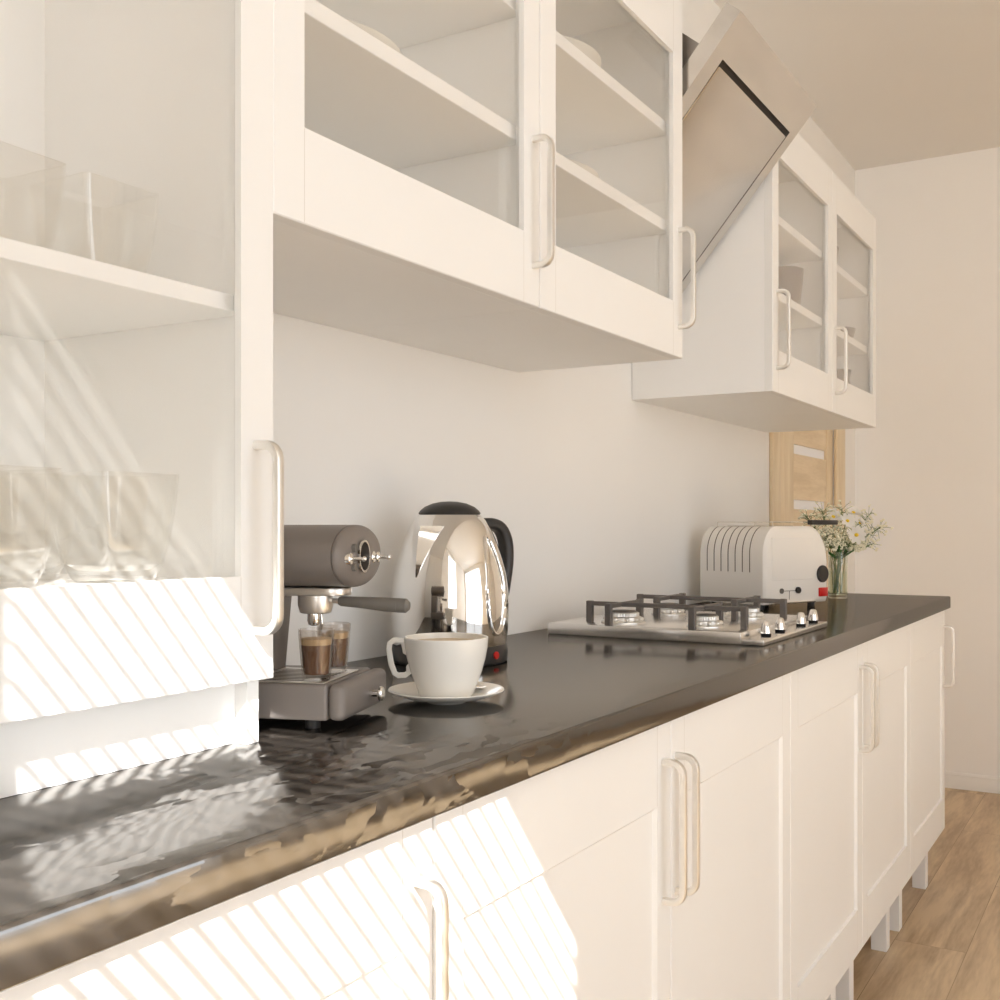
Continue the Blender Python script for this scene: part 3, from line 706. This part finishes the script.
b = bmn(); box(b, 0.078, 0.134, -0.0007, 0.002, 0.0505, 0.0520); box(b, 0.1045, 0.1065, -0.0007, 0.002, 0.026, 0.0505); obj('scale_mark', b, 'slot', t)
b = bmn(); box(b, 0.020, 0.215, -0.010, 0.004, 0.0155, 0.0205, 0.001, 1); obj('crumb_tray', b, 'chrome', t)
b = bmn(); cyl(b, (0.256, 0.002, 0.096), (0.256, -0.007, 0.096), 0.025, 28, bev=0.002); obj('lever_knob', b, 'dark', t)
b = bmn(); box(b, 0.240, 0.279, -0.005, 0.004, 0.030, 0.056, 0.002, 2); obj('power_switch', b, 'red', t)
for fx, fy in ((0.03, 0.04), (FW - 0.03, 0.04), (0.03, FL - 0.04), (FW - 0.03, FL - 0.04)):
    b = bmn(); cyl(b, (fx, fy, 0), (fx, fy, 0.0145), 0.011); obj('foot', b, 'dark', t)
b = bmn()
for x in (0.090, 0.140): box(b, x, x + 0.026, 0.035, FL - 0.035, TH - 0.001, TH + 0.0008)
obj('bread_slots', b, 'slot', tb)
b = bmn()
rz = TH + 0.012
for x in (0.060, 0.230): tube(b, [(x, 0.02, TH - 0.004), (x, 0.024, rz), (x, FL - 0.024, rz), (x, FL - 0.02, TH - 0.004)], 0.0014, 6)
for k in range(9): y = 0.03 + 0.0235 * k; tube(b, [(0.060, y, rz), (0.230, y, rz)], 0.0011, 6, up=Vector((0, 1, 0)))
obj('warming_rack', b, 'chrome', t)
b = bmn(); box(b, 0.226, 0.352, 0.012, 0.030, TH + 0.004, TH + 0.018, 0.003, 2); obj('rack_handle', b, 'dark', t)

# ------------------------------------------------------------------ vase and flowers
VX, VY, VZ = 3.650, -0.314, 0.9422
t = thing('glass_vase', 'clear glass vase of white flowers at the far end of the worktop', 'vase', (VX, VY, VZ))
b = bmn(); n = 40; rings = []
for r, z in ((0.029, 0), (0.0305, 0.002), (0.0310, 0.02), (0.0315, 0.08), (0.0325, 0.148), (0.0325, 0.150), (0.0310, 0.150), (0.0298, 0.08), (0.0295, 0.012), (0.026, 0.010)):
    rings.append([b.verts.new((r * (1 + 0.02 * cos(10 * 2 * pi * k / n)) * cos(2 * pi * k / n), r * (1 + 0.02 * cos(10 * 2 * pi * k / n)) * sin(2 * pi * k / n), z)) for k in range(n)])
loft(b, rings); obj('vase_body', b, 'vase', t)
b = bmn(); lathe(b, [(0.028, 0.0115), (0.0290, 0.013), (0.0292, 0.088), (0.001, 0.089)], 32); obj('water', b, 'water', t)
def from_px(u, v, y):
    f_, hz = 1092.5, 526.15; A = 0.5381; Lr = (u - 500) / f_
    d = (cos(A) + sin(A) * Lr, sin(A) - cos(A) * Lr, -(v - hz) / f_); k = (y + 1.2) / d[1]
    return Vector((d[0] * k, y, 1.178 + d[2] * k))
def flower(label, pos, face, size):
    base = Vector((VX, VY, VZ)); p = Vector(pos) - base
    t = thing('white_daisy', label, 'flower', base, group='white daisies in the vase')
    a = random.uniform(0, 6.28); foot = Vector((0.012 * cos(a), 0.012 * sin(a), 0.016))
    rim = Vector((p.x, p.y, 0)); rim = rim.normalized() * min(0.024, rim.length) + Vector((0, 0, 0.148))
    b = bmn(); fdir = Vector(face).normalized()
    pts = [foot, foot * 0.5 + rim * 0.5, rim, rim * 0.45 + (p - fdir * 0.01) * 0.55 + Vector((0, 0, 0.008)), p - fdir * 0.006]
    tube(b, pts, 0.0013, 6); obj('stem', b, 'stem', t)
    q = fdir.to_track_quat('Z', 'Y').to_matrix().to_4x4(); q.translation = p
    b = bmn(); np_ = 9
    for k in range(np_):
        T = q @ Matrix.Rotation(2 * pi * k / np_ + random.uniform(-.1, .1), 4, 'Z') @ Matrix.Rotation(R(random.uniform(-32, -12)), 4, 'Y')
        rows = []
        for s_, w_, h_ in ((0.12, 0.10, 0), (0.4, 0.22, 0.03), (0.75, 0.25, 0.02), (0.95, 0.15, -0.03), (1.0, 0.05, -0.05)):
            rows.append([b.verts.new(T @ Vector((s_ * size, w_ * size * c, (h_ + 0.04 * abs(c)) * size))) for c in (-1, 0, 1)])
        for r0, r1 in zip(rows, rows[1:]):
            for j in (0, 1): b.faces.new((r0[j], r0[j + 1], r1[j + 1], r1[j]))
    g0 = b.faces[:]; bmesh.ops.solidify(b, geom=g0, thickness=0.0006)
    obj('petals', b, 'petal', t)
    b = bmn(); ball(b, p + fdir * 0.002, size * 0.24, 12, 8, 1, 1, 0.8); obj('flower_centre', b, 'yellow', t)
    return t
tocam = Vector((-0.87, -0.40, 0.12))
for lab, u, v, y, fc, sz in (
        ('white daisy just above the toaster handle', 833, 517, -0.29, (-0.8, -0.5, 0.5), 0.030),
        ('white daisy at the right end of the toaster handle', 847, 521, -0.36, (-0.75, -0.7, 0.2), 0.028),
        ('topmost white daisy of the bunch in the vase', 853, 513, -0.32, (-0.5, -0.6, 0.75), 0.029),
        ('large white daisy facing the viewer, lowest open one in the vase', 856, 535, -0.37, (-0.8, -0.6, 0.1), 0.033),
        ('white daisy seen edge on at the right of the bunch', 860, 523, -0.34, (0.0, -0.9, 0.5), 0.026)):
    flower(lab, from_px(u, v, y), fc, sz)
def sprig(name_label, tip, spread, seed, nb):
    rnd = random.Random(seed); base = Vector((VX, VY, VZ)); p = Vector(tip) - base
    t = thing('flower_sprig', name_label, 'flower', base, group='sprigs of tiny white blossom in the vase')
    a = rnd.uniform(0, 6.28); foot = Vector((0.014 * cos(a), 0.014 * sin(a), 0.016))
    rim = Vector((p.x, p.y, 0)); rim = rim.normalized() * min(0.023, rim.length) + Vector((0, 0, 0.147))
    b = bmn(); tube(b, [foot, foot * 0.5 + rim * 0.5, rim, rim * 0.5 + p * 0.5 + Vector((0, 0, 0.006)), p], 0.0011, 5)
    heads = []
    for k in range(nb):
        f = rnd.uniform(0.35, 1.0); o = rim * (1 - f) + p * f
        dd = Vector((rnd.gauss(0, 1), rnd.gauss(0, 1), rnd.gauss(0.35, 0.8))).normalized() * rnd.uniform(0.35, 1.0) * spread
        e = o + dd
        if e.z < 0.153: e.z = 0.153 + rnd.uniform(0, 0.02)
        tube(b, [o, o * 0.45 + e * 0.55 + Vector((0, 0, 0.003)), e], 0.0006, 4); heads.append(e)
    obj('stems', b, 'stem', t)
    b = bmn()
    for e in heads:
        ball(b, e, rnd.uniform(0.0028, 0.0058), 6, 4, 1, 1, 0.8)
        if rnd.random() < 0.6: ball(b, e + Vector((rnd.uniform(-.006, .006), rnd.uniform(-.006, .006), rnd.uniform(-.004, .005))), rnd.uniform(0.0018, 0.0034), 6, 4)
    obj('blossoms', b, 'bud', t)
k = 0
for lab, u, v, y in (
        ('sprig of tiny white blossom leaning out farthest to the right of the vase', 880, 528, -0.40),
        ('sprig of tiny white blossom reaching right above the vase rim', 872, 545, -0.37),
        ('sprig of tiny white blossom rising at upper right of the bunch', 872, 512, -0.33),
        ('sprig of tiny white blossom drooping low over the vase rim at right', 856, 549, -0.36),
        ('sprig of tiny white blossom leaning left over the toaster rack', 806, 516, -0.22),
        ('sprig of tiny white blossom rising behind the daisy above the toaster handle', 822, 511, -0.27),
        ('sprig of tiny white blossom standing tallest in the middle of the bunch', 842, 508, -0.31),
        ('sprig of tiny white blossom low beside the toaster shoulder', 826, 541, -0.29),
        ('sprig of tiny white blossom just under the toaster handle', 834, 534, -0.31),
        ('sprig of tiny white blossom in the heart of the bunch', 846, 540, -0.33)):
    k += 1; sprig(lab, from_px(u, v, y), 0.046, 40 + k, 64)
b = bmn(); base = Vector((VX, VY, VZ))
for a, l, tl in ((200, 0.06, 0.9), (260, 0.055, 0.6), (310, 0.05, 0.8), (160, 0.05, 0.5), (285, 0.045, 1.1)):
    T = Matrix.Translation((0.010 * cos(R(a)), 0.010 * sin(R(a)), 0.125)) @ Matrix.Rotation(R(a), 4, 'Z') @ Matrix.Rotation(-tl, 4, 'Y')
    rows = [[b.verts.new(T @ Vector((s_ * l, w_ * c, 0.004 * abs(c)))) for c in (-1, 0, 1)] for s_, w_ in ((0, 0.002), (0.3, 0.009), (0.65, 0.009), (1, 0.001))]
    for r0, r1 in zip(rows, rows[1:]):
        for j in (0, 1): b.faces.new((r0[j], r0[j + 1], r1[j + 1], r1[j]))
tube(b, [(0, 0, 0.02), (0.002, 0, 0.13)], 0.002, 6)
bmesh.ops.solidify(b, geom=b.faces[:], thickness=0.0005)
o = obj('leafy_stem', b, 'leaf', loc=base); tag(o, 'dark green leafy stem at the mouth of the glass vase', 'leaves')

# ------------------------------------------------------------------ glasses in the tall cabinet
def squircle(hw, r, n=5): return rrect(2 * hw, 2 * hw, r, n)
def tumbler(label, x, y, z, rot, group):
    b = bmn(); rings = []; H_ = 0.112
    prof = [(0.030, 0.0, 0.012), (0.0335, 0.004, 0.012), (0.0385, 0.018, 0.011), (0.0425, 0.040, 0.009), (0.0455, 0.068, 0.007), (0.0475, 0.095, 0.006), (0.0482, H_, 0.006)]
    inn = [(0.0460, H_, 0.005), (0.0452, 0.095, 0.005), (0.0430, 0.068, 0.006), (0.0400, 0.040, 0.008), (0.0358, 0.018, 0.010), (0.028, 0.012, 0.010)]
    for hw, zz, r in prof + inn: rings.append([b.verts.new((p[0], p[1], zz)) for p in squircle(hw, r)])
    loft(b, rings); o = obj('glass_tumbler', b, 'tumbler', loc=(x, y, z), rotz=rot)
    return tag(o, label, 'glass', group)
ZS, ZF = 0.9425 + 0.4818, 0.9425 + 0.1778
gA = tumbler('square glass tumbler on the upper shelf, cut by the left edge of the photo', 0.661, -0.232, ZS, R(2), 'square tumblers on the upper shelf')
def gcopy(label, x, y, z, rot, group):
    c = gA.copy(); C.objects.link(c); c.location = (x, y, z); c.rotation_euler = (0, 0, rot); c['label'] = label; c['group'] = group
gcopy('square glass tumbler on the upper shelf, right of the other one', 0.781, -0.230, ZS, R(-1), 'square tumblers on the upper shelf')
gcopy('square glass tumbler on the cabinet floor, at the left edge of the photo', 0.624, -0.275, ZF, R(3), 'square tumblers on the cabinet floor')
gcopy('square glass tumbler on the cabinet floor, nearest the door handle', 0.770, -0.272, ZF, R(-2), 'square tumblers on the cabinet floor')
gcopy('square glass tumbler on the cabinet floor, standing behind the other two', 0.735, -0.160, ZF, R(4), 'square tumblers on the cabinet floor')

# ------------------------------------------------------------------ crockery in the wall cabinets
def plate(label, x, y, z, r, h, mat='porcelain', group='plates in the glazed cabinets'):
    b = bmn(); lathe(b, [(r * 0.6, 0), (r * 0.62, 0.001), (r * 0.97, h * 0.88), (r, h), (r * 0.985, h + 0.0015), (r * 0.6, 0.004), (r * 0.55, 0.003), (0.001, 0.003)], 56)
    return tag(obj('dinner_plate', b, mat, loc=(x, y, z)), label, 'plate', group)
ZA, ZB = 1.517 + 0.4520 + 0.0228, 1.517 + 0.2535 + 0.0228
plate('white plate on a shelf of the glazed cabinet next to the tall cabinet', 1.140, -0.204, ZB, 0.140, 0.022)
plate('white plate on the lower shelf of the glazed cabinet beside the hood', 1.752, -0.204, ZB, 0.140, 0.022)
b = bmn(); lathe(b, [(0.05, 0), (0.055, 0.002), (0.105, 0.024), (0.132, 0.040), (0.130, 0.042), (0.10, 0.028), (0.05, 0.006), (0.001, 0.005)], 56)
tag(obj('serving_bowl', b, 'porcelain', loc=(1.765, -0.211, ZA)), 'shallow white bowl on the upper shelf of the glazed cabinet beside the hood', 'bowl')
def pot(name, label, x, y, z, prof, cat, mat='crock'):
    b = bmn(); lathe(b, prof, 44); return tag(obj(name, b, mat, loc=(x, y, z)), label, cat)
pot('mug', 'taupe mug on the lower shelf of the glazed cabinet just beyond the hood', 3.158, -0.272, ZB, [(0.040, 0), (0.048, 0.002), (0.055, 0.05), (0.063, 0.128), (0.060, 0.130), (0.052, 0.05), (0.040, 0.006), (0.001, 0.005)], 'mug')
pot('jar', 'taupe jar on the upper shelf of the farthest glazed cabinet', 3.610, -0.275, ZA, [(0.038, 0), (0.041, 0.002), (0.046, 0.05), (0.050, 0.094), (0.048, 0.095), (0.044, 0.05), (0.038, 0.006), (0.001, 0.005)], 'jar')
pot('bowl', 'taupe bowl on the lower shelf of the farthest glazed cabinet', 3.822, -0.277, ZB, [(0.030, 0), (0.034, 0.002), (0.046, 0.030), (0.054, 0.060), (0.052, 0.061), (0.043, 0.028), (0.030, 0.006), (0.001, 0.005)], 'bowl')
t = thing('jug', 'taupe jug with a spout on the bottom of the farthest glazed cabinet', 'jug', (3.790, -0.272, 1.517 + 0.0185))
b = bmn(); lathe(b, [(0.038, 0), (0.048, 0.004), (0.060, 0.05), (0.052, 0.11), (0.046, 0.140), (0.052, 0.172), (0.049, 0.173), (0.043, 0.140), (0.048, 0.11), (0.055, 0.05), (0.036, 0.008), (0.001, 0.007)], 36); obj('jug_body', b, 'crock', t)
b = bmn(); tube(b, [(0.046, -0.006, 0.128), (0.060, -0.008, 0.142), (0.074, -0.010, 0.160)], 0.010, 10, scales=[1.2, 0.9, 0.6]); obj('spout', b, 'crock', t)

# ------------------------------------------------------------------ blind in the window behind the viewer
t = thing('window_blind', 'white slatted blind hanging in the window behind the viewer', 'blind', (XL + 0.028, (WY0 + WY1) / 2, WZ0))
hl = (WY1 - WY0) / 2 + 0.03; pitch = 0.0335
b = bmn(); box(b, -0.016, 0.016, -hl, hl, WZ1 - WZ0 + 0.004, WZ1 - WZ0 + 0.036, 0.002); obj('head_rail', b, 'slat', t)
b = bmn(); z = 0.02; sw, ang = 0.025, R(27)
while z < WZ1 - WZ0:
    dx, dz = 0.5 * sw * cos(ang), 0.5 * sw * sin(ang); q = 0.0006
    prism(b, [(-dx, z + dz - q), (dx, z - dz - q), (dx, z - dz + q), (-dx, z + dz + q)], 'y', -hl, hl); z += pitch
obj('slats', b, 'slat', t)
b = bmn()
for y in (-hl * 0.6, hl * 0.6): tube(b, [(0, y, 0.01), (0, y, WZ1 - WZ0 + 0.006)], 0.0008, 5)
obj('cords', b, 'slat', t)

# ------------------------------------------------------------------ light
sun = bpy.data.lights.new('sun', 'SUN'); sun.energy = 20.0; sun.angle = R(0.24); sun.color = (1.0, 0.995, 0.985)
so = bpy.data.objects.new('sun', sun); C.objects.link(so)
so.rotation_euler = Vector((1.0, 1.0, -1.2)).to_track_quat('-Z', 'Y').to_euler(); so.location = (-3, -4, 5)
wd_ = bpy.data.worlds.new('daylight'); SC.world = wd_; wd_.use_nodes = True
nt = wd_.node_tree; nt.nodes.clear()
wo = nt.nodes.new('ShaderNodeOutputWorld'); bg = nt.nodes.new('ShaderNodeBackground')
bg.inputs['Color'].default_value = (0.93, 0.985, 1.065, 1); bg.inputs['Strength'].default_value = 2.7
nt.links.new(bg.outputs[0], wo.inputs['Surface'])
def portal(name, loc, dirv, sx, sy):
    l = bpy.data.lights.new(name, 'AREA'); l.shape = 'RECTANGLE'; l.size = sx; l.size_y = sy
    l.cycles.is_portal = True
    o = bpy.data.objects.new(name, l); C.objects.link(o); o.location = loc
    o.rotation_euler = Vector(dirv).to_track_quat('-Z', 'Z').to_euler()
portal('fill_window_portal', ((FX0 + FX1) / 2, YF - 0.09, (FZ0 + FZ1) / 2), (0, 1, 0), FX1 - FX0, FZ1 - FZ0)
portal('blind_portal', (XL - WT - 0.01, (WY0 + WY1) / 2, (WZ0 + WZ1) / 2), (1, 0, 0), WY1 - WY0, WZ1 - WZ0)

# ------------------------------------------------------------------ camera
cam = bpy.data.cameras.new('camera'); cam.sensor_width = 36; cam.sensor_fit = 'HORIZONTAL'; cam.lens = 36 * 1092.5 / 1000
cam.shift_y = (526.15 - 500) / 1000; cam.clip_start = 0.05
co = bpy.data.objects.new('camera', cam); C.objects.link(co)
co.location = (0, -1.2, 1.178); co.rotation_euler = (R(90), 0, 0.5381 - pi / 2)
SC.camera = co
SC.view_settings.view_transform = 'Standard'; SC.view_settings.look = 'None'; SC.view_settings.gamma = 1.0
SC.view_settings.exposure = 0.2
SC.view_settings.use_curve_mapping = False
SC.cycles.transparent_max_bounces = 24; SC.cycles.max_bounces = 16; SC.cycles.diffuse_bounces = 12
